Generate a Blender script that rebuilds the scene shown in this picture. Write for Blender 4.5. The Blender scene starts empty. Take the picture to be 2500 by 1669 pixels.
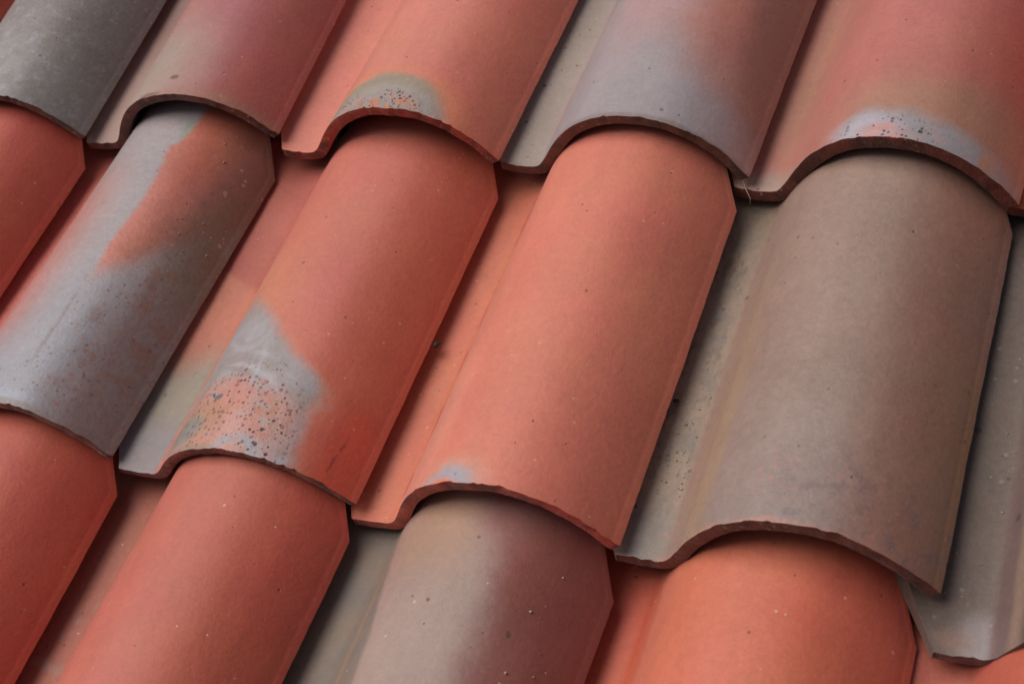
import bpy, bmesh, math, random
import numpy as np
from mathutils import Matrix, Vector, Euler, noise as mnoise

# ------------------------------------------------------------------ units
S = 0.22                    # one tile pitch across the roof, in metres
PITCH = math.radians(35)    # slope of the roof
ROOF = Matrix.Translation((0, 0, 3.0)) @ Matrix.Rotation(PITCH, 4, 'X')
SC = bpy.context.scene
COL = SC.collection

# ------------------------------------------------------------------ camera
CAMR = [[0.906879, 0.318374, -0.276058], [-0.109834, 0.811056, 0.574564], [0.406825, -0.49074, 0.770498]]
CAMC = [4.726872, -3.663464, 4.495359]
cam = bpy.data.cameras.new('camera')
cam.sensor_width = 36.0
cam.lens = 55.911
cam.clip_start = 0.05
cam.clip_end = 500.0
co = bpy.data.objects.new('camera', cam)
COL.objects.link(co)
m = Matrix(CAMR).transposed().to_4x4()
m.translation = Vector(CAMC) * S
co.matrix_world = ROOF @ m
cam.dof.use_dof = True
cam.dof.focus_distance = 5.86 * S
cam.dof.aperture_fstop = 11.0
SC.camera = co

# ------------------------------------------------------------------ sky and light
SUN = Vector((-0.46, 0.12, 0.80)).normalized()          # towards the brightest part of the sky, roof axes
sunw = (ROOF.to_3x3() @ SUN).normalized()
elev = math.asin(sunw.z)
azim = math.atan2(sunw.x, sunw.y)
W = bpy.data.worlds.new('World')
SC.world = W
W.use_nodes = True
wt = W.node_tree
sky = wt.nodes.new('ShaderNodeTexSky')
sky.sky_type = 'NISHITA'
sky.sun_disc = False
sky.sun_elevation = elev
sky.sun_rotation = azim
sky.air_density = 1.0
sky.dust_density = 6.0
sky.ozone_density = 1.0
bg = wt.nodes['Background']
bg.inputs['Strength'].default_value = 0.06
wt.links.new(sky.outputs['Color'], bg.inputs['Color'])
sl = bpy.data.lights.new('overcast_sun', 'SUN')
sl.energy = 2.4
sl.angle = math.radians(54)
sl.color = (1.0, 0.97, 0.93)
so = bpy.data.objects.new('overcast_sun', sl)
COL.objects.link(so)
so.rotation_euler = sunw.to_track_quat('Z', 'Y').to_euler()
SC.view_settings.view_transform = 'Standard'
SC.view_settings.look = 'None'
SC.view_settings.exposure = 0.0
SC.view_settings.gamma = 1.0

# ------------------------------------------------------------------ tile shape (all in tile pitches)
L, TILT, DLEN = 1.5867, 0.0639, 1.80
PX = [-.14, -.10, -.05, 0, .05, .10, .135, .155, .17, .19, .22, .26, .305, .35, .40, .45, .5, .56, .63, .70, .76, .81, .865, .915, .96, 1.0, 1.02]
PZ = [0.0641, 0.0299, 0.0103, 0.002, -0.0046, -0.0034, 0.0016, 0.0137, 0.0336, 0.0622, 0.1112, 0.1672, 0.2169, 0.2548, 0.284, 0.3053, 0.3196, 0.327, 0.3287, 0.3205, 0.3009, 0.2741, 0.2372, 0.1915, 0.1418, 0.0875, 0.0587]
THICK = 0.046

def resample():
    px, pz = np.array(PX), np.array(PZ)
    for _ in range(3):                                   # Chaikin-like corner rounding that keeps the ends
        a = np.stack([px, pz], 1)
        q = np.empty((2 * len(a) - 2, 2))
        q[0::2] = .75 * a[:-1] + .25 * a[1:]
        q[1::2] = .25 * a[:-1] + .75 * a[1:]
        q = np.vstack([a[:1], q, a[-1:]])
        px, pz = q[:, 0], q[:, 1]
    s = np.concatenate([[0], np.cumsum(np.hypot(np.diff(px), np.diff(pz)))])
    n = 96
    t = np.linspace(0, s[-1], n)
    t = np.sort(np.concatenate([t, [.006], s[-1] - np.array([.006, .012, .017, .022, .027, .032, .037, .043])]))
    return np.interp(t, s, px), np.interp(t, s, pz)
TX, TZ = resample()
tg = np.gradient(np.stack([TX, TZ], 1), axis=0)
tg /= np.linalg.norm(tg, axis=1)[:, None]
NX, NZ = -tg[:, 1], tg[:, 0]                             # outward normal of the profile

ROWS = {'Z': -1, 'A': 0, 'B': 1, 'C': 2}

def tile_mesh(name, seed, du_chip=1.0, res=64, thick=THICK):
    """closed clay shell: top skin, under skin, four cut sides with worn edges"""
    rng = random.Random(seed)
    ds = np.concatenate([[0, .004, .010, .02, .035], np.linspace(.06, 1.45, res), [1.47, 1.485, 1.50, 1.54, 1.6, 1.7, DLEN]])
    nu, nv = len(TX), len(ds)
    so = Vector((seed * 7.31, seed * 3.17, seed * 1.91))
    top = np.zeros((nv, nu, 3)); bot = np.zeros((nv, nu, 3))
    chips = [(rng.uniform(.0, 1.02), rng.uniform(.005, .018), rng.uniform(.002, .007)) for _ in range(12)] + [(rng.uniform(.1, 1.0), rng.uniform(.02, .045), rng.uniform(.003, .008)) for _ in range(3)]
    wavy = [(mnoise.noise(so + Vector((x * 5, 0, 0))) * .0045 + mnoise.noise(so + Vector((x * 26, 3, 0))) * .0028 + mnoise.noise(so + Vector((x * 70, 5, 0))) * .0012) for x in TX]
    chipv = []
    for x in TX:
        c = 0
        for cx, cw, cd in chips:
            c = max(c, cd * max(0, 1 - ((x - cx) / cw) ** 2))
        chipv.append(c * du_chip)
    sidew = [mnoise.noise(so + Vector((9, d * 9, 2))) * .0022 + mnoise.noise(so + Vector((9, d * 40, 2))) * .0014 for d in ds]
    for j, d in enumerate(ds):
        xl = max(-.14, min(-.018 - .5 * d, 0)) if d < .25 else -.14
        xr = 1.02 - max(0, (d - 1.485) * .42)
        x = TX.copy()
        k = x < 0
        x[k] = 0 + (x[k]) * (xl / -.14)
        k = x > .80
        x[k] = .80 + (x[k] - .80) * ((xr - .80) / .22)
        z = np.interp(x, TX, TZ)
        nx = np.interp(x, TX, NX); nz = np.interp(x, TX, NZ)
        edge = np.clip((x - .9) / .12, 0, 1)
        x = x + sidew[j] * edge
        z = z - .0019 * np.exp(-((x - (xr - .022)) / .006) ** 2)          # shallow groove beside the wing's rim
        low = np.array([mnoise.noise(so + Vector((xx * 1.6, d * 1.1, 4))) for xx in x[::6]])
        low = np.interp(np.arange(nu), np.arange(nu)[::6], low) * .005
        fade = math.exp(-d / .02)
        dj = d + np.array(wavy) * math.exp(-d / .10)
        dtop = dj + np.array(chipv) * math.exp(-d / .012)
        th = thick + np.array([mnoise.noise(so + Vector((xx * 8, 7, 1))) for xx in x]) * .004
        top[j, :, 0] = x + nx * low; top[j, :, 1] = dtop; top[j, :, 2] = z + nz * low
        bot[j, :, 0] = x - nx * th; bot[j, :, 1] = dj + .0045 * math.exp(-d / .012); bot[j, :, 2] = z - nz * th
    # the wing's cut edge stands nearly upright
    bm = bmesh.new()
    cut = bm.faces.layers.float.new('cut')
    uv = bm.verts.layers.float_vector.new('tuv')
    def grid(a, dep):
        g = []
        for j in range(nv):
            r = []
            for i in range(nu):
                v = bm.verts.new(Vector(a[j, i]) * S)
                v[uv] = Vector((a[j, i, 0], a[j, i, 1], dep))
                r.append(v)
            g.append(r)
        return g
    g, h = grid(top, 0.0), grid(bot, 1.0)
    for j in range(nv - 1):
        for i in range(nu - 1):
            bm.faces.new((g[j][i], g[j][i + 1], g[j + 1][i + 1], g[j + 1][i]))
            f = bm.faces.new((h[j][i], h[j + 1][i], h[j + 1][i + 1], h[j][i + 1])); f[cut] = 1
    rim = []
    for i in range(nu - 1):
        for r, fl in ((0, 1), (nv - 1, 0)):
            q = (g[r][i], h[r][i], h[r][i + 1], g[r][i + 1])
            f = bm.faces.new(q if fl else q[::-1]); f[cut] = 1
            rim.append(bm.edges.get((g[r][i], g[r][i + 1])))
            rim.append(bm.edges.get((h[r][i], h[r][i + 1])))
    for j in range(nv - 1):
        for c, fl in ((nu - 1, 1), (0, 0)):
            q = (g[j][c], h[j][c], h[j + 1][c], g[j + 1][c])
            f = bm.faces.new(q[::-1] if not fl else q); f[cut] = 0.45
            rim.append(bm.edges.get((g[j][c], g[j + 1][c])))
    for r in (0, nv - 1):
        for c in (0, nu - 1):
            rim.append(bm.edges.get((g[r][c], h[r][c])))
    bmesh.ops.recalc_face_normals(bm, faces=bm.faces)
    bmesh.ops.bevel(bm, geom=rim, offset=.0042 * S, segments=2, affect='EDGES', profile=.5, clamp_overlap=True)
    me = bpy.data.meshes.new(name)
    bm.to_mesh(me); bm.free()
    me.polygons.foreach_set('use_smooth', [True] * len(me.polygons))
    me.set_sharp_from_angle(angle=math.radians(50))
    return me

# pose of every tile, measured: du dv dz yaw dtilt heightscale roll
POSE = {
 ('A', 0): (-0.035, -0.029, -0.0016, 0.058, -0.0106, -0.0238, 0.0062),
 ('A', 1): (-0.0295, 0.0362, 0.0107, 0.0455, -0.0225, -0.0886, -0.0312),
 ('A', 2): (0.0141, -0.0035, 0.0123, -0.0135, 0.0027, -0.0874, 0.0124),
 ('A', 3): (0.0337, 0.013, -0.0046, -0.0183, -0.0019, -0.0081, 0.0229),
 ('A', 4): (0.0076, -0.0269, -0.0121, -0.0318, 0.0, 0.0237, 0.0045),
 ('B', 0): (-0.0250, -0.0284, -0.0080, 0.0071, -0.0016, -0.0098, 0.0080),
 ('B', 1): (-0.0367, 0.0183, 0.0110, 0.0143, 0.0277, -0.0496, 0.0130),
 ('B', 2): (0.011, 0.0198, -0.0083, 0.0098, 0.0086, -0.2107, 0.0227),
 ('B', 3): (0.0153, 0.0027, -0.0033, 0.0048, 0.003, 0.0198, -0.0527),
 ('B', 4): (0.0228, 0.0295, 0.0138, 0.0212, 0.0243, 0.0136, 0.0049),
 ('B', 5): (0.0621, -0.0735, 0.0052, 0.0479, 0.0, 0.0268, 0.0036),
 ('C', 1): (0.0088, 0.0222, -0.0102, 0.0169, -0.004, -0.0109, 0.008),
 ('C', 2): (-0.0126, 0.0121, -0.0048, -0.0088, 0.0093, -0.0552, -0.0205),
 ('C', 3): (-0.0151, -0.0179, -0.0045, -0.0088, 0.0134, -0.0372, 0.002),
 ('C', 4): (-0.0166, 0.0212, -0.004, 0.0118, 0.0223, -0.0461, -0.0114),
}

def tile_matrix(key):
    r, c = key
    du, dv, dz, yaw, dt, hs, rl = POSE.get(key, (0, 0, 0, 0, 0, 0, 0))
    ti = TILT + dt
    hsM = Matrix.Diagonal((1, 1, 1 + hs, 1))
    rollM = Matrix.Translation((.6 * S, 0, 0)) @ Matrix.Rotation(rl, 4, 'Y') @ Matrix.Translation((-.6 * S, 0, 0))
    yawM = Matrix.Translation((S, 0, 0)) @ Matrix.Rotation(yaw, 4, 'Z') @ Matrix.Translation((-S, 0, 0))
    tiltM = Matrix.Rotation(-math.atan(ti), 4, 'X')
    return Matrix.Translation(((c - 1 + du) * S, (-ROWS[r] * L + dv) * S, dz * S)) @ tiltM @ yawM @ rollM @ hsM

# ------------------------------------------------------------------ clay materials
def lin(r, g, b, k=1.0):
    f = lambda c: ((c / 255) / 12.92) if c / 255 <= .04045 else ((c / 255 + .055) / 1.055) ** 2.4
    return (f(r) * k, f(g) * k, f(b) * k, 1.0)

class Clay:
    """small builder for a tile's node material; x runs across the tile, d up the slope from its lower edge"""
    def __init__(self, name, seed):
        self.m = bpy.data.materials.new(name); self.m.use_nodes = True
        self.t = self.m.node_tree; self.t.nodes.clear()
        self.seed = seed
        a = self.n('ShaderNodeAttribute'); a.attribute_name = 'tuv'
        s = self.n('ShaderNodeSeparateXYZ'); self.t.links.new(a.outputs['Vector'], s.inputs[0])
        self.x, self.d = s.outputs[0], s.outputs[1]
        tc = self.n('ShaderNodeTexCoord')
        mp = self.n('ShaderNodeMapping'); mp.inputs['Scale'].default_value = (1 / S,) * 3
        mp.inputs['Location'].default_value = (seed * 13.7 % 50, seed * 5.3 % 40, seed * 9.1 % 30)
        self.t.links.new(tc.outputs['Object'], mp.inputs[0]); self.p = mp.outputs[0]
        self._nc = {}
    def n(self, k): return self.t.nodes.new(k)
    def put(self, sock, v):
        if isinstance(v, bpy.types.NodeSocket): self.t.links.new(v, sock)
        else: sock.default_value = v
    def op(self, o, a, b=0.0, c=0.0, clamp=False):
        k = self.n('ShaderNodeMath'); k.operation = o; k.use_clamp = clamp
        for i, v in enumerate((a, b, c)): self.put(k.inputs[i], v)
        return k.outputs[0]
    def add(self, a, b): return self.op('ADD', a, b)
    def sub(self, a, b): return self.op('SUBTRACT', a, b)
    def mul(self, *a):
        r = a[0]
        for b in a[1:]: r = self.op('MULTIPLY', r, b)
        return r
    def inv(self, a): return self.op('SUBTRACT', 1.0, a)
    def mx(self, a, b): return self.op('MAXIMUM', a, b)
    def ss(self, v, lo, hi):
        k = self.n('ShaderNodeMapRange'); k.interpolation_type = 'SMOOTHSTEP'
        self.put(k.inputs[0], v)
        if lo > hi:
            k.inputs[1].default_value, k.inputs[2].default_value = hi, lo
            k.inputs[3].default_value, k.inputs[4].default_value = 1.0, 0.0
        else:
            k.inputs[1].default_value, k.inputs[2].default_value = lo, hi
        return k.outputs[0]
    def noise(self, scale, detail=3, rough=.5, dist=0.0, stretch=None):
        key = (scale, detail, rough, dist, stretch)
        if key not in self._nc:
            k = self.n('ShaderNodeTexNoise'); v = self.p
            if stretch:
                q = self.n('ShaderNodeMapping'); q.inputs['Scale'].default_value = stretch
                self.t.links.new(v, q.inputs[0]); v = q.outputs[0]
            self.t.links.new(v, k.inputs['Vector'])
            k.inputs['Scale'].default_value = scale; k.inputs['Detail'].default_value = detail
            k.inputs['Roughness'].default_value = rough; k.inputs['Distortion'].default_value = dist
            self._nc[key] = k.outputs[0]
        return self._nc[key]
    def sn(self, scale, amp, **kw):                      # signed noise
        return self.mul(self.sub(self.noise(scale, **kw), .5), 2 * amp)
    def specks(self, scale, size, keep, off=0.0):
        """sparse round grains: cells of a voronoi, only a share of them kept"""
        q = self.n('ShaderNodeMapping'); q.inputs['Location'].default_value = (off, off * 1.7, off * .6)
        self.t.links.new(self.p, q.inputs[0])
        k = self.n('ShaderNodeTexVoronoi'); k.inputs['Scale'].default_value = scale
        self.t.links.new(q.outputs[0], k.inputs['Vector'])
        c = self.n('ShaderNodeSeparateColor'); self.t.links.new(k.outputs['Color'], c.inputs[0])
        r = self.mul(self.add(.35, self.mul(c.outputs[1], .65)), size)
        dot = self.ss(self.op('DIVIDE', k.outputs['Distance'], r), 1.15, .7)
        return self.mul(dot, self.ss(c.outputs[0], keep + .01, keep - .01))
    def ring(self, cx, cd, rx, rd, at, w, wob=.06, wscale=4):
        a = self.op('DIVIDE', self.sub(self.x, cx), rx); b = self.op('DIVIDE', self.sub(self.d, cd), rd)
        q = self.add(self.op('SQRT', self.add(self.mul(a, a), self.mul(b, b))), self.sn(wscale, wob))
        return self.ss(self.op('ABSOLUTE', self.sub(q, at)), w, w * .2)
    def ell(self, cx, cd, rx, rd, soft=.3, wob=.15, wscale=7):
        a = self.op('DIVIDE', self.sub(self.x, cx), rx); b = self.op('DIVIDE', self.sub(self.d, cd), rd)
        r = self.op('SQRT', self.add(self.mul(a, a), self.mul(b, b)))
        r = self.add(r, self.sn(wscale, wob))
        return self.ss(r, 1 + soft, 1 - soft)
    def curve(self, v, pts, vmax=1.75, smooth=True):
        """piecewise curve value(v): pts as (v, value); value range -.2 .. 1.3"""
        k = self.n('ShaderNodeFloatCurve'); cm = k.mapping.curves[0]
        pts = sorted(pts); P = [(max(0, min(1, a / vmax)), (b + .2) / 1.5) for a, b in pts]
        while len(cm.points) < len(P): cm.points.new(.5, .5)
        for q, (a, b) in zip(cm.points, P):
            q.location = (a, b); q.handle_type = 'AUTO' if smooth else 'VECTOR'
        k.mapping.use_clip = True; k.mapping.update()
        self.put(k.inputs['Value'], self.op('DIVIDE', v, vmax))
        return self.sub(self.mul(k.outputs[0], 1.5), .2)
    def right_of(self, pts, soft=.02, wob=.0, wscale=12, smooth=True, **kw):
        e = self.sub(self.x, self.curve(self.d, pts, smooth=smooth))
        if wob: e = self.add(e, self.sn(wscale, wob, **kw))
        return self.ss(e, -soft, soft)
    def above(self, pts, soft=.05, wob=.0, wscale=8):
        e = self.sub(self.d, self.curve(self.x, pts, vmax=1.1))
        if wob: e = self.add(e, self.sn(wscale, wob))
        return self.ss(e, -soft, soft)
    def rx(self, lo, hi): return self.ss(self.x, lo, hi)
    def rd(self, lo, hi): return self.ss(self.d, lo, hi)
    def mix(self, a, b, f):
        k = self.n('ShaderNodeMix'); k.data_type = 'RGBA'
        self.put(k.inputs[0], f); self.put(k.inputs[6], a); self.put(k.inputs[7], b)
        return k.outputs[2]
    def done(self, col, edge=(118, 54, 40), crumbs=.35, pits=None, crust=None, dirt=.5, pale=.25, rough=.57, spec=.42, grain=1.0):
        t = self.t
        # overall unevenness of the fired clay: slow clouds, fine grain, a few pores and pale grains
        cl = self.add(self.sn(2.2, .15, detail=4, rough=.6), self.sn(8, .07 * grain, detail=4, rough=.6))
        fg = self.add(self.sn(38, .16 * grain, detail=3, rough=.7), self.sn(120, .10 * grain, detail=2))
        st = self.sn(5, .06, detail=3, stretch=(3.0, .35, 3.0))
        k = self.n('ShaderNodeHueSaturation'); self.put(k.inputs['Color'], col)
        self.put(k.inputs['Value'], self.add(1.0, self.add(self.add(cl, fg), st)))
        k.inputs['Saturation'].default_value = 1.0
        self.put(k.inputs['Hue'], self.add(.5, self.sn(3.1, .010, detail=2)))
        col = k.outputs[0]
        pores = self.mx(self.specks(15, .12, .07, 3.1), self.specks(34, .2, .04, 7.7))
        col = self.mix(col, lin(70, 42, 36), self.mul(pores, dirt))
        col = self.mix(col, lin(222, 190, 165), self.mul(self.mx(self.specks(17, .11, .12, 8.3), self.specks(34, .2, .07, 2.2)), pale))
        # cut clay at the edges
        at = self.n('ShaderNodeAttribute'); at.attribute_name = 'cut'
        ec = self.mix(lin(edge[0] * 1.1, edge[1] * 1.06, edge[2] * 1.04), lin(edge[0] * .72, edge[1] * .66, edge[2] * .62), self.ss(self.noise(9, detail=4), .42, .62))
        ec = self.mix(ec, lin(205, 180, 140), self.mul(self.mx(self.specks(24, .34, .3, 5.5), self.specks(50, .4, .3, 9.5)), self.ss(self.noise(3.1), .44, .6), crumbs))
        ec = self.mix(ec, lin(60, 44, 36), self.mul(self.ss(self.noise(16, detail=4), .56, .70), .7))
        fac = self.op('MULTIPLY', at.outputs['Fac'], 1.0)
        col = self.mix(col, ec, fac)
        b = self.n('ShaderNodeBsdfPrincipled')
        self.put(b.inputs['Base Color'], col)
        self.put(b.inputs['Roughness'], self.add(rough, self.sn(4, .09, detail=4)))
        b.inputs['Specular IOR Level'].default_value = spec
        b.inputs['Sheen Weight'].default_value = SHEEN
        b.inputs['Sheen Roughness'].default_value = .45
        b.inputs['Sheen Tint'].default_value = (1.0, .93, .90, 1)
        h = self.add(self.mul(self.noise(60, detail=4, rough=.6), .35), self.mul(self.noise(7, detail=3), .65))
        h = self.sub(h, self.mul(pores, .5))
        if pits is not None: h = self.sub(h, self.mul(pits, 1.1))
        if crust is not None: h = self.add(h, self.mul(crust, self.noise(26, detail=5, rough=.75), 2.2))
        h = self.add(h, self.mul(self.mul(at.outputs['Fac'], self.noise(22, detail=5, rough=.7)), 2.5))
        bp = self.n('ShaderNodeBump'); bp.inputs['Strength'].default_value = .55; bp.inputs['Distance'].default_value = .0020
        self.put(bp.inputs['Height'], h)
        t.links.new(bp.outputs[0], b.inputs['Normal'])
        o = self.n('ShaderNodeOutputMaterial'); t.links.new(b.outputs[0], o.inputs[0])
        return self.m
SHEEN = .22

RED, SALMON, ORANGE = lin(176, 78, 58), lin(196, 103, 80), lin(202, 104, 70)
TAUPE, GREY, LILAC = lin(142, 117, 105), lin(118, 109, 105), lin(160, 146, 147)

def plain(key, col, edge=(118, 54, 40), seed=0, **kw):
    c = Clay('clay_' + 'abcdefgh'[seed % 8], seed)
    return c.done(col, edge, **kw)

def clay_A0():
    c = Clay('clay_dark_grey', 1)
    col = c.mix(lin(124, 114, 110), lin(154, 150, 153), c.mul(c.ell(.35, .0, .55, .45, .6, .2), .75))
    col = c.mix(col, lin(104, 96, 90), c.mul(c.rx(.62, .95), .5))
    col = c.mix(col, lin(160, 156, 158), c.mul(c.specks(30, .36, .5, 1.0), .28))
    col = c.mix(col, lin(168, 166, 168), c.mul(c.ss(c.noise(15, detail=5, rough=.7), .52, .66), c.ell(.4, .1, .5, .7, .6), .45))
    col = c.mix(col, lin(66, 58, 55), c.mul(c.specks(22, .22, .14, 2.0), .7))
    col = c.mix(col, lin(120, 108, 98), c.mul(c.ss(c.noise(11, detail=4), .5, .66), .4))
    col = c.mix(col, lin(182, 108, 98), c.rx(.20, .15))
    return c.done(col, (98, 66, 54), grain=1.5, pale=.1, rough=.5)

def clay_A1():
    c = Clay('clay_mauve', 2)
    col = c.mix(lin(158, 82, 72), lin(160, 92, 98), c.mul(c.ell(.62, .55, .16, .9, .8, .15), .8))
    col = c.mix(col, lin(165, 104, 99), c.mul(c.rx(.62, .40), .8))
    col = c.mix(col, lin(154, 136, 126), c.mul(c.ell(.34, .16, .30, .34, .7, .22), .9))
    col = c.mix(col, lin(160, 132, 122), c.mul(c.rx(.18, .14), .9))
    col = c.mix(col, lin(128, 92, 84), c.mul(c.ell(.05, .9, .12, .35, .5), .6))
    col = c.mix(col, lin(150, 104, 88), c.mul(c.ell(.8, -.02, .3, .07, .5, .2), .7))
    col = c.mix(col, lin(84, 58, 48), c.mul(c.ell(.57, .105, .022, .012, .4, .5, 40), .8))
    col = c.mix(col, lin(98, 66, 54), c.mul(c.ell(.47, .012, .05, .012, .5, .7, 30), .7))
    return c.done(col, (100, 56, 44))

def clay_A2():
    c = Clay('clay_salmon_blotched', 3)
    col = c.mix(lin(197, 118, 102), lin(188, 94, 70), c.mul(c.rx(.6, .95), .6))  # darker right flank, partly flash colour and partly painted shade
    col = c.mix(col, lin(198, 120, 102), c.mul(c.rx(.15, .30), c.rx(.50, .3), .6))
    col = c.mix(col, lin(206, 126, 92), c.mul(c.ell(.53, .02, .36, .235, .18, .08), .7))
    blob = c.ell(.53, .01, .285, .20, .14, .10)
    col = c.mix(col, lin(146, 131, 114), blob)
    low = c.mul(c.ell(.55, -.03, .24, .125, .16, .22, 14), blob)
    g = c.ss(c.noise(20, detail=5, rough=.65), .40, .60)
    col = c.mix(col, c.mix(lin(188, 122, 96), lin(150, 138, 134), g), c.mul(low, .9))
    ring = c.mul(c.ell(.56, -.01, .26, .15, .15, .2, 12), c.inv(c.ell(.55, -.03, .2, .10, .2, .2, 12)))
    col = c.mix(col, lin(158, 148, 148), c.mul(ring, .55))
    dots = c.mul(c.mx(c.specks(50, .38, .5, 1.0), c.specks(76, .42, .6, 3.0)), c.ell(.52, .05, .25, .06, .35, .5), c.ss(c.noise(9), .38, .55))
    col = c.mix(col, lin(46, 44, 48), c.mul(dots, .9))
    return c.done(col, (150, 62, 44), spec=.38, pits=dots, crust=low)

def clay_A3():
    c = Clay('clay_lilac_grey', 4)
    red = c.mul(c.right_of([(0, 1.02), (.15, .98), (.25, .86), (.4, .72), (.6, .62), (.9, .60), (1.4, .60)], .25, .10, 5), 1.0)
    col = c.mix(lin(150, 139, 142), lin(172, 103, 82), c.mul(red, .9))
    col = c.mix(col, lin(172, 132, 130), c.mul(c.ell(.46, .95, .15, .5, .6), .8))
    col = c.mix(col, lin(112, 76, 64), c.mul(c.right_of([(0, 1.05), (.25, .94), (1.4, .86)], .06, .03), .6))
    col = c.mix(col, lin(160, 96, 76), c.mul(c.specks(9, .2, .3, 4.0), c.rx(.5, .6), .5))
    col = c.mix(col, lin(146, 130, 119), c.mul(c.rx(.16, .12), .9))
    col = c.mix(col, lin(150, 112, 98), c.mul(c.ell(.165, .7, .02, .8, .6, .4), .55))
    col = c.mix(col, lin(72, 58, 52), c.mul(c.specks(15, .18, .3, 6.0), c.rx(.18, .10), .7))
    col = c.mix(col, lin(120, 96, 84), c.mul(c.ell(.6, .0, .5, .02, .5, .5, 16), .6))
    return c.done(col, (94, 56, 44), rough=.5, spec=.48)

def clay_A4():
    c = Clay('clay_pink_blue_blotch', 5)
    col = c.mix(lin(174, 102, 93), lin(166, 78, 64), c.rx(.62, 1.0))  # redder, darker right flank: flash tone with shade put into the colour
    col = c.mix(col, lin(172, 114, 97), c.mul(c.rx(.30, .20), .5))
    col = c.mix(col, lin(168, 112, 98), c.mul(c.rx(.18, .12), .9))
    col = c.mix(col, lin(150, 118, 92), c.mul(c.right_of([(0, .10), (.4, .16), (.9, .19), (1.5, .2)], .05, .05), c.right_of([(0, .16), (.4, .22), (1.5, .24)], .03, .03), 0.0))
    col = c.mix(col, lin(156, 112, 90), c.mul(c.ell(.12, .5, .05, .5, .7, .4), .5))
    col = c.mix(col, lin(154, 114, 94), c.mul(c.ell(.70, .11, .36, .22, .55, .2), .8))
    col = c.mix(col, lin(150, 106, 84), c.mul(c.ell(.95, .1, .2, .3, .5), .6))
    patch = c.mx(c.ell(.60, .0, .22, .135, .35, .24), c.ell(.78, .01, .20, .095, .45, .26))
    col = c.mix(col, lin(140, 136, 140), c.mul(patch, .92))
    col = c.mix(col, lin(166, 160, 170), c.mul(c.ell(.505, .04, .12, .085, .5, .4, 12), .85))
    col = c.mix(col, lin(190, 130, 122), c.mul(c.ell(.555, .0, .085, .065, .5, .6, 18), c.add(.45, c.mul(c.ss(c.noise(22, detail=4), .42, .56), .5))))
    col = c.mix(col, lin(176, 116, 100), c.mul(c.ss(c.noise(18, detail=4), .55, .68), patch, .35))
    dots = c.mul(c.mx(c.specks(38, .38, .3, 2.0), c.specks(64, .4, .45, 5.0)), c.ell(.56, .035, .17, .075, .35, .5), c.ss(c.noise(9), .40, .56))
    col = c.mix(col, lin(46, 47, 60), dots)
    col = c.mix(col, lin(168, 116, 86), c.mul(c.ell(.905, .04, .022, .045, .8, .8, 20), .7))
    col = c.mix(col, lin(158, 142, 132), c.mul(c.ell(.08, .0, .13, .10, .5, .2), .7))
    return c.done(col, (112, 52, 40), pale=.3, crumbs=.9, pits=dots)

def clay_B1():
    c = Clay('clay_flashed_grey', 6)
    grey = c.mix(lin(152, 141, 143), lin(146, 143, 150), c.rd(.9, .4))
    grey = c.mix(grey, lin(178, 116, 106), c.mul(c.rx(.64, .34), c.rd(.12, .5), c.rd(1.45, 1.0), .9))
    grey = c.mix(grey, lin(158, 160, 172), c.mul(c.ell(.60, .045, .18, .035, .7, .5, 12), .8))
    grey = c.mix(grey, lin(134, 122, 112), c.mul(c.ell(.64, .012, .2, .018, .5, .5, 16), .7))
    warm = c.right_of([(0, .80), (.2, .80), (.45, .80), (.8, .85), (1.0, .87), (1.3, .9)], .10, .05, 9)
    grey = c.mix(grey, lin(128, 102, 96), c.mul(warm, .9))
    grey = c.mix(grey, lin(132, 92, 78), c.mul(warm, c.ss(c.noise(9, detail=5, rough=.65), .5, .62), c.rd(.05, .2), .75))
    grey = c.mix(grey, lin(140, 88, 68), c.mul(c.mx(c.specks(24, .36, .45, 2.0), c.specks(40, .42, .5, 12.0)), c.right_of([(0, .74), (.6, .78), (1.2, .9)], .07, .05), .6))
    grey = c.mix(grey, lin(104, 78, 74), c.mul(c.mx(c.specks(24, .26, .22, 7.0), c.specks(44, .34, .22, 4.0)), c.right_of([(0, .6), (.6, .66), (1.2, .8)], .1, .06), .65))
    line = c.mul(c.ss(c.op('ABSOLUTE', c.sub(c.x, c.add(.655, c.sn(3, .012)))), .014, .004), c.rd(.72, .66), c.rd(.1, .3), c.ss(c.noise(12), .4, .55))
    grey = c.mix(grey, lin(122, 104, 98), c.mul(line, .55))
    pts = [(.55, .66), (.67, .667), (.775, .662), (.875, .657), (1.045, .677), (1.135, .672), (1.245, .665), (1.305, .66), (1.35, .647), (1.395, .645), (1.415, .668), (1.43, .675), (1.515, .694), (1.54, .70), (1.6, .70)]
    patch = c.mul(c.right_of(pts, .02, .02, 26, smooth=False), c.above([(.5, .60), (.66, .665), (.72, .71), (.775, .76), (.842, .86), (.9, .95), (1.0, 1.12)], .10, .04))
    red = c.mix(lin(182, 104, 88), lin(126, 80, 66), c.mul(c.right_of([(.7, .78), (1.0, .81), (1.2, .84), (1.6, .88)], .14, .07), .95))
    red = c.mix(red, lin(172, 86, 62), c.mul(c.ell(.75, 1.42, .12, .2, .6), .6))
    col = c.mix(grey, red, patch)
    col = c.mix(col, lin(120, 132, 108), c.mul(c.ell(.68, 1.50, .03, .06, .5), c.inv(patch), .6))
    col = c.mix(col, lin(110, 92, 70), c.mul(c.ell(.97, .95, .10, .30, .6), .5))
    col = c.mix(col, lin(196, 150, 116), c.mul(c.specks(34, .36, .3, 9.0), c.rx(.80, .90), c.rd(.8, 1.0), .45))
    col = c.mix(col, lin(192, 100, 86), c.rx(.215, .165))
    return c.done(col, (104, 60, 48), grain=1.3, pale=.1, rough=.46, spec=.55)

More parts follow.
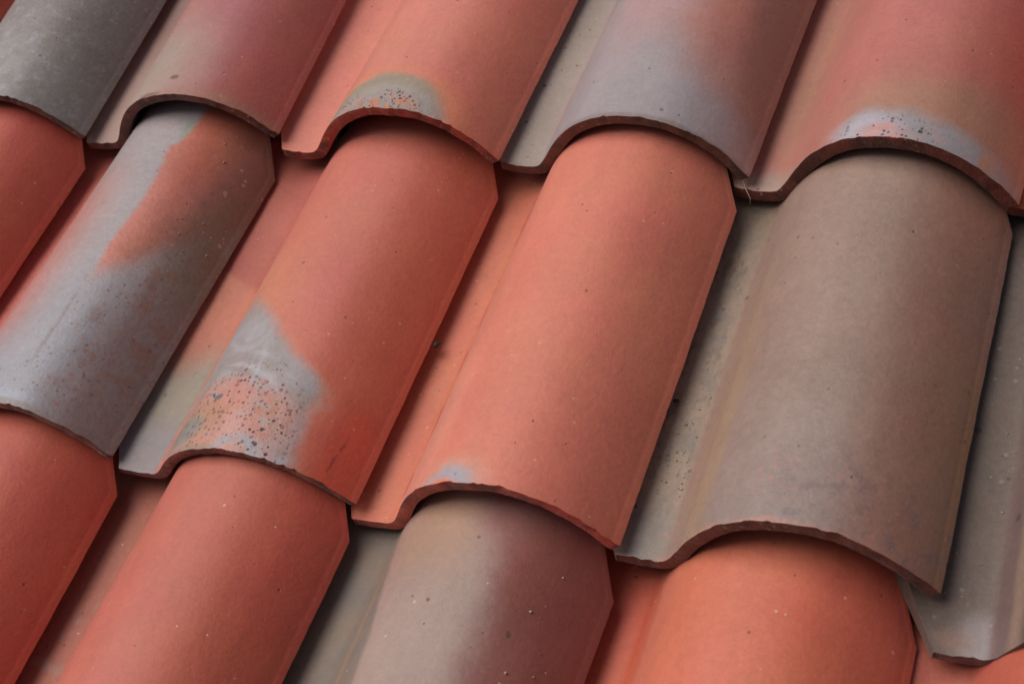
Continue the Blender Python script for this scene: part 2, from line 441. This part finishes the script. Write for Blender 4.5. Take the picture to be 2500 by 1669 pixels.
def clay_B2():
    c = Clay('clay_red_scorched', 7)
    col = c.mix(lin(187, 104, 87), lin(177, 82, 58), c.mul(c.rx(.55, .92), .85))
    col = c.mix(col, lin(168, 86, 74), c.rx(.20, .14))
    col = c.mix(col, lin(186, 70, 44), c.mul(c.ell(.94, .12, .06, .22, .4, .2), .6))
    col = c.mix(col, lin(196, 130, 96), c.mul(c.ell(.26, .80, .22, .20, .7, .1), c.rx(.15, .2), .5))
    pts = [(0, .805), (.1, .79), (.2, .775), (.275, .80), (.355, .785), (.385, .745), (.48, .60), (.635, .435), (.785, .27), (.9, .12), (1.0, -.1)]
    halo = c.inv(c.right_of([(a, b + .03) for a, b in pts], .05, .015))
    col = c.mix(col, lin(186, 116, 90), c.mul(halo, .7))
    patch = c.mul(c.inv(c.right_of(pts, .05, .04, 9, detail=5, rough=.6)), c.add(.0, c.ss(c.add(c.d, c.sn(5, .06)), .86, .62)))
    panp = c.mul(c.above([(0, .42), (.1, .55), (.17, .66), (.2, .8), (.22, 0), (1.1, 0)], .14, .05), 0)
    g = c.mix(lin(148, 138, 140), lin(140, 130, 126), c.ss(c.noise(4, detail=4), .4, .6))
    col = c.mix(col, g, c.mul(patch, c.rx(.15, .19)))
    # swirls of pale slip and scorched salmon core
    sw = c.noise(2.6, detail=1, rough=.4, dist=2.2)
    col = c.mix(col, lin(166, 161, 168), c.mul(patch, c.ss(sw, .46, .56), c.ss(sw, .70, .58), c.rx(.2, .3), c.rd(.7, .5), .45))
    col = c.mix(col, lin(176, 146, 140), c.mul(patch, c.ss(c.op('ABSOLUTE', c.sub(sw, .45)), .022, .006), c.rx(.18, .25), .35))
    st = c.noise(4.5, detail=3, rough=.5, dist=.9, stretch=(2.2, .55, 2.2))
    col = c.mix(col, lin(168, 164, 172), c.mul(patch, c.ss(st, .52, .64), c.rx(.3, .42), .5))
    for at_, w_, k_, cc_ in ((1.10, .05, .5, (128, 112, 110)), (1.22, .06, .55, (176, 172, 180)), (1.34, .04, .4, (134, 118, 116)), (1.48, .07, .4, (172, 168, 176))):
        col = c.mix(col, lin(*cc_), c.mul(c.ring(.40, .10, .26, .24, at_, w_, .12, 3.2), patch, c.ss(c.noise(3.7), .38, .56), k_))
    core = c.mul(c.ell(.44, .10, .31, .225, .28, .42, 7), patch)
    cc = c.mix(lin(188, 130, 118), lin(184, 124, 100), c.ss(c.noise(9, detail=4), .48, .62))
    cc = c.mix(cc, lin(166, 150, 146), c.mul(c.ss(c.noise(7.3, detail=4, rough=.6, dist=1.0), .52, .62), .7))
    cc = c.mix(cc, lin(170, 128, 104), c.mul(c.ell(.33, .14, .14, .09, .5, .3), .85))
    cc = c.mix(cc, lin(198, 150, 142), c.mul(c.ell(.55, .09, .06, .11, .7, .5), .8))
    col = c.mix(col, cc, core)
    col = c.mix(col, lin(130, 128, 120), c.mul(c.ell(.285, .10, .10, .07, .35, .3), .9))
    col = c.mix(col, lin(150, 126, 108), c.mul(c.ell(.36, .0, .16, .03, .4, .2), .9))
    arch = c.mul(c.ell(.595, .0, .115, .085, .3, .3), c.inv(c.ell(.585, -.01, .062, .05, .3, .3)))
    col = c.mix(col, lin(162, 158, 164), c.mul(arch, c.add(.5, c.mul(c.ss(c.noise(14, detail=4), .4, .55), .45))))
    spk = c.mx(c.ell(.50, .16, .28, .23, .25, .25), c.ell(.68, .08, .12, .16, .25))
    dots = c.mul(c.mx(c.specks(34, .31, .28, 1.0), c.specks(62, .40, .42, 6.0)), spk, patch, c.add(.35, c.mul(c.ss(c.noise(6.1), .38, .56), .6)))
    col = c.mix(col, lin(54, 54, 62), dots)
    col = c.mix(col, lin(112, 66, 60), c.mul(c.specks(42, .42, .6, 4.0), spk, patch, .65))
    col = c.mix(col, lin(64, 88, 104), c.mul(c.ell(.40, .24, .02, .014, .4, .5, 30), .8))
    # pan: scorched grey towards its lower end
    pg = c.mul(c.rx(.165, .13), c.ss(c.add(c.d, c.add(c.mul(c.x, -.7), c.sn(6, .05))), .60, .36))
    ph = c.mul(c.rx(.165, .13), c.ss(c.add(c.d, c.add(c.mul(c.x, -.7), c.sn(6, .05))), .70, .50))
    col = c.mix(col, lin(160, 112, 88), c.mul(ph, .5))
    col = c.mix(col, c.mix(lin(142, 130, 116), lin(138, 128, 129), c.rd(.3, .15)), pg)
    col = c.mix(col, lin(196, 112, 96), c.mul(c.ell(.165, .08, .02, .15, .5, .3), .75))
    crack = c.ss(c.op('ABSOLUTE', c.sub(c.x, c.add(c.add(.905, c.mul(c.d, .10)), c.sn(14, .012)))), .006, .002)
    col = c.mix(col, lin(110, 40, 28), c.mul(crack, c.rd(.26, .2), c.rd(.03, .06), c.ss(c.noise(20), .4, .55), .55))
    return c.done(col, (128, 62, 44), pits=dots, crust=core)

def clay_B3():
    c = Clay('clay_salmon', 8)
    col = c.mix(lin(198, 114, 95), lin(188, 102, 79), c.mul(c.rx(.55, .98), .75))  # right flank toned down: mild flash, with a little painted-in shade
    col = c.mix(col, lin(188, 107, 83), c.rx(.185, .13))
    col = c.mix(col, lin(204, 132, 112), c.mul(c.ell(.28, .22, .10, .4, .6, .2), .7))
    line = c.ss(c.op('ABSOLUTE', c.sub(c.x, c.add(.15, c.sn(9, .01)))), .012, .004)
    col = c.mix(col, lin(170, 78, 52), c.mul(line, c.ss(c.noise(7), .42, .56), .6))
    col = c.mix(col, lin(150, 118, 96), c.mul(c.specks(9, .22, .3, 2.0), c.rx(.17, .12), .5))
    col = c.mix(col, lin(188, 136, 116), c.mul(c.ell(.495, .0, .13, .105, .4, .2), .8))
    col = c.mix(col, lin(150, 147, 157), c.mul(c.ell(.495, .0, .088, .072, .4, .4, 14), .9))
    col = c.mix(col, lin(120, 108, 118), c.mul(c.specks(32, .3, .5, 2.0), c.ell(.495, .02, .07, .05), .8))
    col = c.mix(col, lin(208, 112, 76), c.mul(c.ell(.475, -.006, .05, .026, .4, .6, 24), .9))
    return c.done(col, (172, 72, 50), spec=.4, pale=.35)

def clay_B4():
    c = Clay('clay_taupe', 9)
    col = c.mix(TAUPE, lin(137, 122, 118), c.mul(c.ell(.45, -.05, .6, .5, .95, .2, 4), .75))
    col = c.mix(col, lin(150, 100, 78), c.mul(c.rx(.62, .92), .85))
    col = c.mix(col, lin(132, 92, 58), c.mul(c.rx(.95, 1.01), c.rd(1.0, .6), .7))
    col = c.mix(col, lin(128, 100, 90), c.mul(c.ss(c.noise(2.6, detail=5, rough=.65), .42, .72), .35))
    col = c.mix(col, lin(152, 124, 98), c.mul(c.ell(.245, .3, .05, .65, .7, .3), .75))
    col = c.mix(col, lin(144, 112, 90), c.mul(c.ell(.205, .6, .022, .9, .6, .4), .7))
    col = c.mix(col, lin(144, 123, 106), c.rx(.175, .13))
    col = c.mix(col, lin(96, 84, 72), c.mul(c.rx(.17, .1), c.ss(c.noise(12, detail=5, rough=.7, stretch=(1.6, .6, 1.6)), .52, .66), .6))
    col = c.mix(col, lin(142, 112, 100), c.mul(c.ell(.165, .7, .022, .9, .5, .3), .8))
    col = c.mix(col, lin(118, 108, 100), c.mul(c.rx(.16, .1), c.ss(c.noise(8, detail=5, rough=.65), .46, .62), .7))
    col = c.mix(col, lin(126, 116, 110), c.mul(c.rx(.16, .12), c.rd(.28, .12), .7))
    col = c.mix(col, lin(64, 58, 54), c.mul(c.specks(14, .2, .3, 5.0), c.rx(.18, .12), .8))
    col = c.mix(col, lin(186, 124, 106), c.mul(c.ell(.50, .0, .36, .014, .7, 1.4, 16), .5))
    col = c.mix(col, lin(178, 114, 98), c.mul(c.mx(c.specks(12, .24, .25, 3.0), c.specks(24, .34, .3, 9.0)), c.rd(.36, .1), .35))
    col = c.mix(col, lin(108, 90, 92), c.mul(c.ss(c.noise(17, detail=5, rough=.65), .5, .64), c.ell(.8, .05, .3, .2, .6), .55))
    col = c.mix(col, lin(90, 80, 78), c.mul(c.specks(11, .12, .2, 11.0), .8))
    return c.done(col, (96, 52, 42), grain=1.4, pale=.12, rough=.5, spec=.48)

def clay_B5():
    c = Clay('clay_taupe_dark', 10)
    col = c.mix(lin(98, 83, 75), lin(104, 88, 82), c.rx(.2, .4))
    col = c.mix(col, lin(84, 72, 64), c.mul(c.ss(c.noise(9, detail=5, rough=.65), .5, .66), .5))
    col = c.mix(col, lin(136, 126, 126), c.mul(c.ell(.11, .03, .08, .10, .6, .3), .8))
    col = c.mix(col, lin(132, 102, 88), c.mul(c.ell(.03, .05, .05, .035, .8, .6, 12), .6))
    col = c.mix(col, lin(102, 78, 76), c.mul(c.ell(.165, .2, .03, .6, .5), .8))
    col = c.mix(col, lin(140, 112, 96), c.mul(c.ell(.21, .3, .018, .6, .6, .4), .7))
    col = c.mix(col, lin(140, 132, 128), c.mul(c.specks(30, .3, .15, 3.0), .4))
    col = c.mix(col, lin(66, 58, 55), c.mul(c.specks(12, .2, .22, 5.0), .8))
    return c.done(col, (80, 50, 42), grain=1.4, pale=.08)

def clay_C2():
    c = Clay('clay_soft_red', 11)
    col = c.mix(lin(180, 97, 80), lin(173, 75, 56), c.mul(c.rx(.5, .95), .9))  # right side deepened in the colour: flash tone and some painted shade
    col = c.mix(col, lin(160, 94, 78), c.rx(.19, .14))
    col = c.mix(col, lin(150, 120, 108), c.mul(c.rx(.16, .1), c.ss(c.noise(7, detail=4), .58, .68), .6))
    col = c.mix(col, lin(218, 160, 132), c.mul(c.ell(.215, 1.42, .02, .12, .4, .4, 12), .7))
    return c.done(col, (140, 60, 44), pale=.5)

def clay_C3():
    c = Clay('clay_two_tone', 12)
    pts = [(.6, .80), (1.005, .73), (1.135, .717), (1.27, .708), (1.335, .697), (1.4, .68), (1.505, .63), (1.56, .60), (1.7, .58)]
    col = c.mix(lin(153, 130, 121), lin(160, 122, 100), c.mul(c.rd(1.2, 1.5), c.rx(.7, .5), .8))
    col = c.mix(col, lin(158, 128, 119), c.mul(c.rx(.40, .25), .6))
    dark = c.mix(lin(138, 88, 83), lin(136, 72, 64), c.rx(.72, .95))
    dark = c.mix(dark, lin(126, 68, 52), c.mul(c.ell(.82, 1.4, .1, .2, .6), .6))
    col = c.mix(col, dark, c.right_of(pts, .085, .05, 10, detail=5, rough=.65))
    lo = [(.6, .40), (.955, .362), (1.12, .337), (1.32, .282), (1.58, .21), (1.75, .17)]
    col = c.mix(col, c.mix(lin(126, 108, 95), lin(118, 106, 98), c.ss(c.noise(5, detail=4), .42, .6)), c.inv(c.right_of(lo, .016, .012, 9)))
    ol = c.ss(c.op('ABSOLUTE', c.sub(c.x, c.add(c.curve(c.d, [(.6, .285), (.96, .262), (1.3, .235), (1.6, .195)]), c.sn(6, .006)))), .022, .005)
    col = c.mix(col, lin(150, 112, 84), c.mul(ol, .85))
    col = c.mix(col, lin(92, 64, 58), c.mul(c.specks(10, .14, .3, 2.0), .8))
    return c.done(col, (96, 50, 42), pale=.5)

def clay_C4():
    c = Clay('clay_orange', 13)
    col = c.mix(lin(193, 104, 79), lin(184, 84, 62), c.mul(c.rx(.55, .98), .85))  # right flank deepened: flash hue, plus flank shade mixed into the colour
    col = c.mix(col, lin(186, 92, 68), c.rx(.22, .15))
    col = c.mix(col, lin(178, 80, 50), c.mul(c.ell(.17, 1.2, .03, .6, .5, .2), .6))
    return c.done(col, (150, 62, 44), pale=.4)

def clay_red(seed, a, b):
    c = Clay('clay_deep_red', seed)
    col = c.mix(lin(*a), lin(*b), c.mul(c.rx(.5, .95), .85))  # b darkens the right flank: firing flash plus some shade painted into the colour
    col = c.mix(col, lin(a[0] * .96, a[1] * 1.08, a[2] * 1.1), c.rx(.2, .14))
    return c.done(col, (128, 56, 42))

# ------------------------------------------------------------------ the roof
roof = bpy.data.objects.new('tiled_roof', None)
COL.objects.link(roof)
roof.matrix_world = ROOF
roof.empty_display_size = .3
roof['label'] = 'roof slope laid with overlapping red, salmon and grey clay tiles'
roof['category'] = 'roof'; roof['kind'] = 'thing'

TILES = {
 ('A',0): (clay_A0, 'dark grey speckled tile, partly cut off at the top left'),
 ('A',1): (clay_A1, 'mauve tile fading to beige grey beside its curved front edge'),
 ('A',2): (clay_A2, 'salmon tile with an olive grey blotch and orange specks on its lip'),
 ('A',3): (clay_A3, 'lilac grey tile turning reddish brown on its right flank'),
 ('A',4): (clay_A4, 'pinkish red tile with a pale blue grey patch on its chipped lip'),
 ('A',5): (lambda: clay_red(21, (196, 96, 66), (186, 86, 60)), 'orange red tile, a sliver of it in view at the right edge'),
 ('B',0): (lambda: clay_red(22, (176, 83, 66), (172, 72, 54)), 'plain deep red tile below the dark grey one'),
 ('B',1): (clay_B1, 'grey tile with an orange red patch on its upper half'),
 ('B',2): (clay_B2, 'red tile with a speckled grey and salmon scorch mark on its lower left'),
 ('B',3): (clay_B3, 'plain salmon tile with one small grey smudge on its lip'),
 ('B',4): (clay_B4, 'wide taupe grey tile with flecks of salmon along its lip'),
 ('B',5): (clay_B5, 'grey tile slipped down at the right edge, its corner cut aslant'),
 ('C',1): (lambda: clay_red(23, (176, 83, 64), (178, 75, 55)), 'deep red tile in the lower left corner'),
 ('C',2): (clay_C2, 'plain soft red tile below the scorched red one'),
 ('C',3): (clay_C3, 'tile split into a beige grey left and a dark mauve right'),
 ('C',4): (clay_C4, 'bright orange tile below the wide taupe one'),
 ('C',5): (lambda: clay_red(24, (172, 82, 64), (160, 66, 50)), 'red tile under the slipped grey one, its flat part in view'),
}
HIDDEN = {('Z',0): (31, (170, 86, 66), (150, 60, 44)), ('Z',1): (32, (150, 124, 112), (120, 92, 82)), ('Z',2): (33, (180, 84, 62), (156, 58, 42)),
          ('Z',3): (34, (196, 104, 80), (170, 76, 56)), ('Z',4): (35, (150, 128, 118), (120, 92, 82)), ('Z',5): (36, (180, 90, 66), (156, 60, 44)),
          ('A',-1): (37, (184, 92, 72), (156, 60, 44)), ('B',-1): (38, (150, 128, 118), (126, 96, 86)), ('C',0): (39, (182, 92, 72), (156, 62, 46)),
          ('A',6): (40, (150, 130, 120), (120, 94, 84)), ('B',6): (41, (190, 98, 72), (160, 66, 48)), ('C',6): (42, (160, 136, 124), (128, 100, 88))}
tiles = {}
for i, (key, (mk, lab)) in enumerate(sorted(TILES.items())):
    o = bpy.data.objects.new('roof_tile', tile_mesh('roof_tile', i + 1, thick={('A',4): .055, ('A',2): .049, ('B',4): .049}.get(key, THICK)))
    COL.objects.link(o); o.parent = roof; o.matrix_local = tile_matrix(key)
    o.data.materials.append(mk()); o['label'] = lab
    tiles[key] = o
spare = tile_mesh('roof_tile', 99, res=24)
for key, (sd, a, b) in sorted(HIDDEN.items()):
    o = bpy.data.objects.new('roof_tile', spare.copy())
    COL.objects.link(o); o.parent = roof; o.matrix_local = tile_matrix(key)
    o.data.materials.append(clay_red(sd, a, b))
    tiles[key] = o

def box(name, x0, x1, y0, y1, z0, z1, mat, parent):
    bm = bmesh.new(); bmesh.ops.create_cube(bm, size=1)
    for v in bm.verts: v.co = Vector((x0 if v.co.x < 0 else x1, y0 if v.co.y < 0 else y1, z0 if v.co.z < 0 else z1))
    me = bpy.data.meshes.new(name); bm.to_mesh(me); bm.free(); me.materials.append(mat)
    o = bpy.data.objects.new(name, me); COL.objects.link(o); o.parent = parent
    return o
fm = bpy.data.materials.new('roofing_felt'); fm.use_nodes = True
nb = fm.node_tree.nodes['Principled BSDF']; nb.inputs['Roughness'].default_value = .95
tn = fm.node_tree.nodes.new('ShaderNodeTexNoise'); tn.inputs['Scale'].default_value = 60
rp = fm.node_tree.nodes.new('ShaderNodeValToRGB'); rp.color_ramp.elements[0].color = (.012, .011, .010, 1); rp.color_ramp.elements[1].color = (.03, .028, .025, 1)
fm.node_tree.links.new(tn.outputs[0], rp.inputs[0]); fm.node_tree.links.new(rp.outputs[0], nb.inputs['Base Color'])
box('underlay', -2.0 * S, 6.4 * S, -3.3 * S, 3.5 * S, -.34 * S, -.27 * S, fm, roof)

# ------------------------------------------------------------------ bits lying on the tiles
def surf(key, x, d, lift=0.0):
    """a point on a tile's upper face, roof axes"""
    p = Vector((x, d, float(np.interp(x, TX, TZ)) + lift)) * S
    return tile_matrix(key) @ p

def simple_mat(name, a, b, scale=40, rough=.8):
    m_ = bpy.data.materials.new(name); m_.use_nodes = True
    nt = m_.node_tree; pb = nt.nodes['Principled BSDF']; pb.inputs['Roughness'].default_value = rough
    k = nt.nodes.new('ShaderNodeTexNoise'); k.inputs['Scale'].default_value = scale
    tc = nt.nodes.new('ShaderNodeTexCoord'); nt.links.new(tc.outputs['Object'], k.inputs['Vector'])
    r = nt.nodes.new('ShaderNodeValToRGB'); r.color_ramp.elements[0].color = a; r.color_ramp.elements[1].color = b
    r.color_ramp.elements[0].position = .35; r.color_ramp.elements[1].position = .65
    nt.links.new(k.outputs[0], r.inputs[0]); nt.links.new(r.outputs[0], pb.inputs['Base Color'])
    return m_
M_STRAW = simple_mat('dry_straw', lin(130, 112, 76), lin(88, 72, 48), 300)
M_WEB = simple_mat('cobweb_thread', lin(200, 190, 170), lin(160, 150, 135), 300)
M_GRIT = simple_mat('grit', lin(176, 160, 140), lin(120, 104, 90), 200)
M_CRUMB = simple_mat('soil_crumb', lin(52, 42, 34), lin(30, 26, 22), 300)

def tube(bm, pts, radii, seg=7):
    rings = []
    for i, p in enumerate(pts):
        a = pts[max(i - 1, 0)]; b = pts[min(i + 1, len(pts) - 1)]
        q = (b - a).to_track_quat('Z', 'Y')
        rings.append([bm.verts.new(p + q @ Vector((math.cos(k / seg * math.tau) * radii[i], math.sin(k / seg * math.tau) * radii[i], 0))) for k in range(seg)])
    for r0, r1 in zip(rings, rings[1:]):
        for k in range(seg): bm.faces.new((r0[k], r0[(k + 1) % seg], r1[(k + 1) % seg], r1[k]))
    bm.faces.new(rings[0][::-1]); bm.faces.new(rings[-1])

def lump(bm, p, r, rng, flat=.7):
    ret = bmesh.ops.create_icosphere(bm, subdivisions=1, radius=r)
    o = Vector((rng.uniform(0, 99),) * 3)
    sx, sy = rng.uniform(.7, 1.4), rng.uniform(.7, 1.4)
    for v in ret['verts']:
        k = 1 + .45 * mnoise.noise(o + v.co / r * 1.3)
        v.co = Vector((v.co.x * k * sx, v.co.y * k * sy, v.co.z * k * flat)) + p

def loose(name, bm, mat, label=None, cat=None, group=None, kind=None, smooth=True):
    """a thing lying on the roof; geometry is given in roof axes and set about its own base"""
    c = Vector((0, 0, 0))
    for v in bm.verts: c += v.co
    c /= len(bm.verts)
    for v in bm.verts: v.co -= c
    me = bpy.data.meshes.new(name); bm.to_mesh(me); bm.free()
    me.polygons.foreach_set('use_smooth', [smooth] * len(me.polygons)); me.materials.append(mat)
    o = bpy.data.objects.new(name, me); COL.objects.link(o)
    o.matrix_world = ROOF @ Matrix.Translation(c)
    if label: o['label'] = label
    if cat: o['category'] = cat
    if group: o['group'] = group
    if kind: o['kind'] = kind
    return o

def bezier(a, b, c, n=12): return [a * (1 - t) ** 2 + b * 2 * t * (1 - t) + c * t * t for t in [i / (n - 1) for i in range(n)]]

bm = bmesh.new()
a, b_, c_ = surf(('B',5), -.03, 1.215, .012), surf(('B',5), .0, 1.225, .03), surf(('B',5), .008, 1.30, .012)
tube(bm, bezier(a, b_, c_), [.0009 * (1 - .7 * i / 11) for i in range(12)])
loose('straw', bm, M_STRAW, 'thin curled dry stalk sticking out from under the right edge of the wide taupe tile', 'straw')

bm = bmesh.new()
q = surf(('A',4), .018, .012, .004)
tube(bm, bezier(surf(('A',4), -.004, .05, .03), q + Vector((0, 0, .001)), surf(('A',4), .03, -.005, .0)) + [surf(('A',4), .042, -.012, -.03), surf(('A',4), .036, -.013, -.062)], [.0004] * 13 + [.0005])
loose('cobweb_thread', bm, M_WEB, 'pale cobweb thread hanging over the flat lip left of the blue patched tile', 'cobweb')

rg = random.Random(5)
bm = bmesh.new()
p0 = tile_matrix(('B',2)) @ (Vector((1.035, .735, .05)) * S)
lump(bm, p0, .0022, rg); lump(bm, p0 + Vector((.0015, .0022, -.001)), .0014, rg); lump(bm, p0 + Vector((-.001, -.002, -.001)), .0013, rg)
loose('soil_crumb', bm, M_CRUMB, 'dark crumb caught beside the right edge of the scorched red tile', 'crumb')
bm = bmesh.new()
p0 = surf(('B',4), .0, .615, .02)
for k in range(6): lump(bm, p0 + Vector((rg.uniform(-.002, .004), rg.uniform(-.006, .006), rg.uniform(-.003, .001))), rg.uniform(.0009, .0018), rg)
loose('soil_crumb', bm, M_CRUMB, 'dark crumbs clinging beneath the right edge of the plain salmon tile', 'crumb')

bm = bmesh.new()
for key, x0, x1, d0, d1, n in ((('B',4), .0, .13, .25, 1.35, 150), (('B',5), -.05, .13, .2, 1.2, 26), (('B',3), .02, .12, .1, 1.2, 8), (('C',2), .0, .12, .9, 1.4, 8), (('A',3), .0, .12, .02, .9, 10), (('B',1), .82, .98, .9, 1.5, 12), (('C',3), .7, .98, .9, 1.5, 10)):
    for k in range(n):
        r = rg.uniform(.00035, .00085) * (1.6 if rg.random() < .08 else 1)
        lump(bm, surf(key, rg.uniform(x0, x1), rg.uniform(d0, d1), r * .3 / S), r, rg)
loose('grit', bm, M_GRIT, 'pale grit scattered in the flat channels between the rolls', None, None, 'stuff')
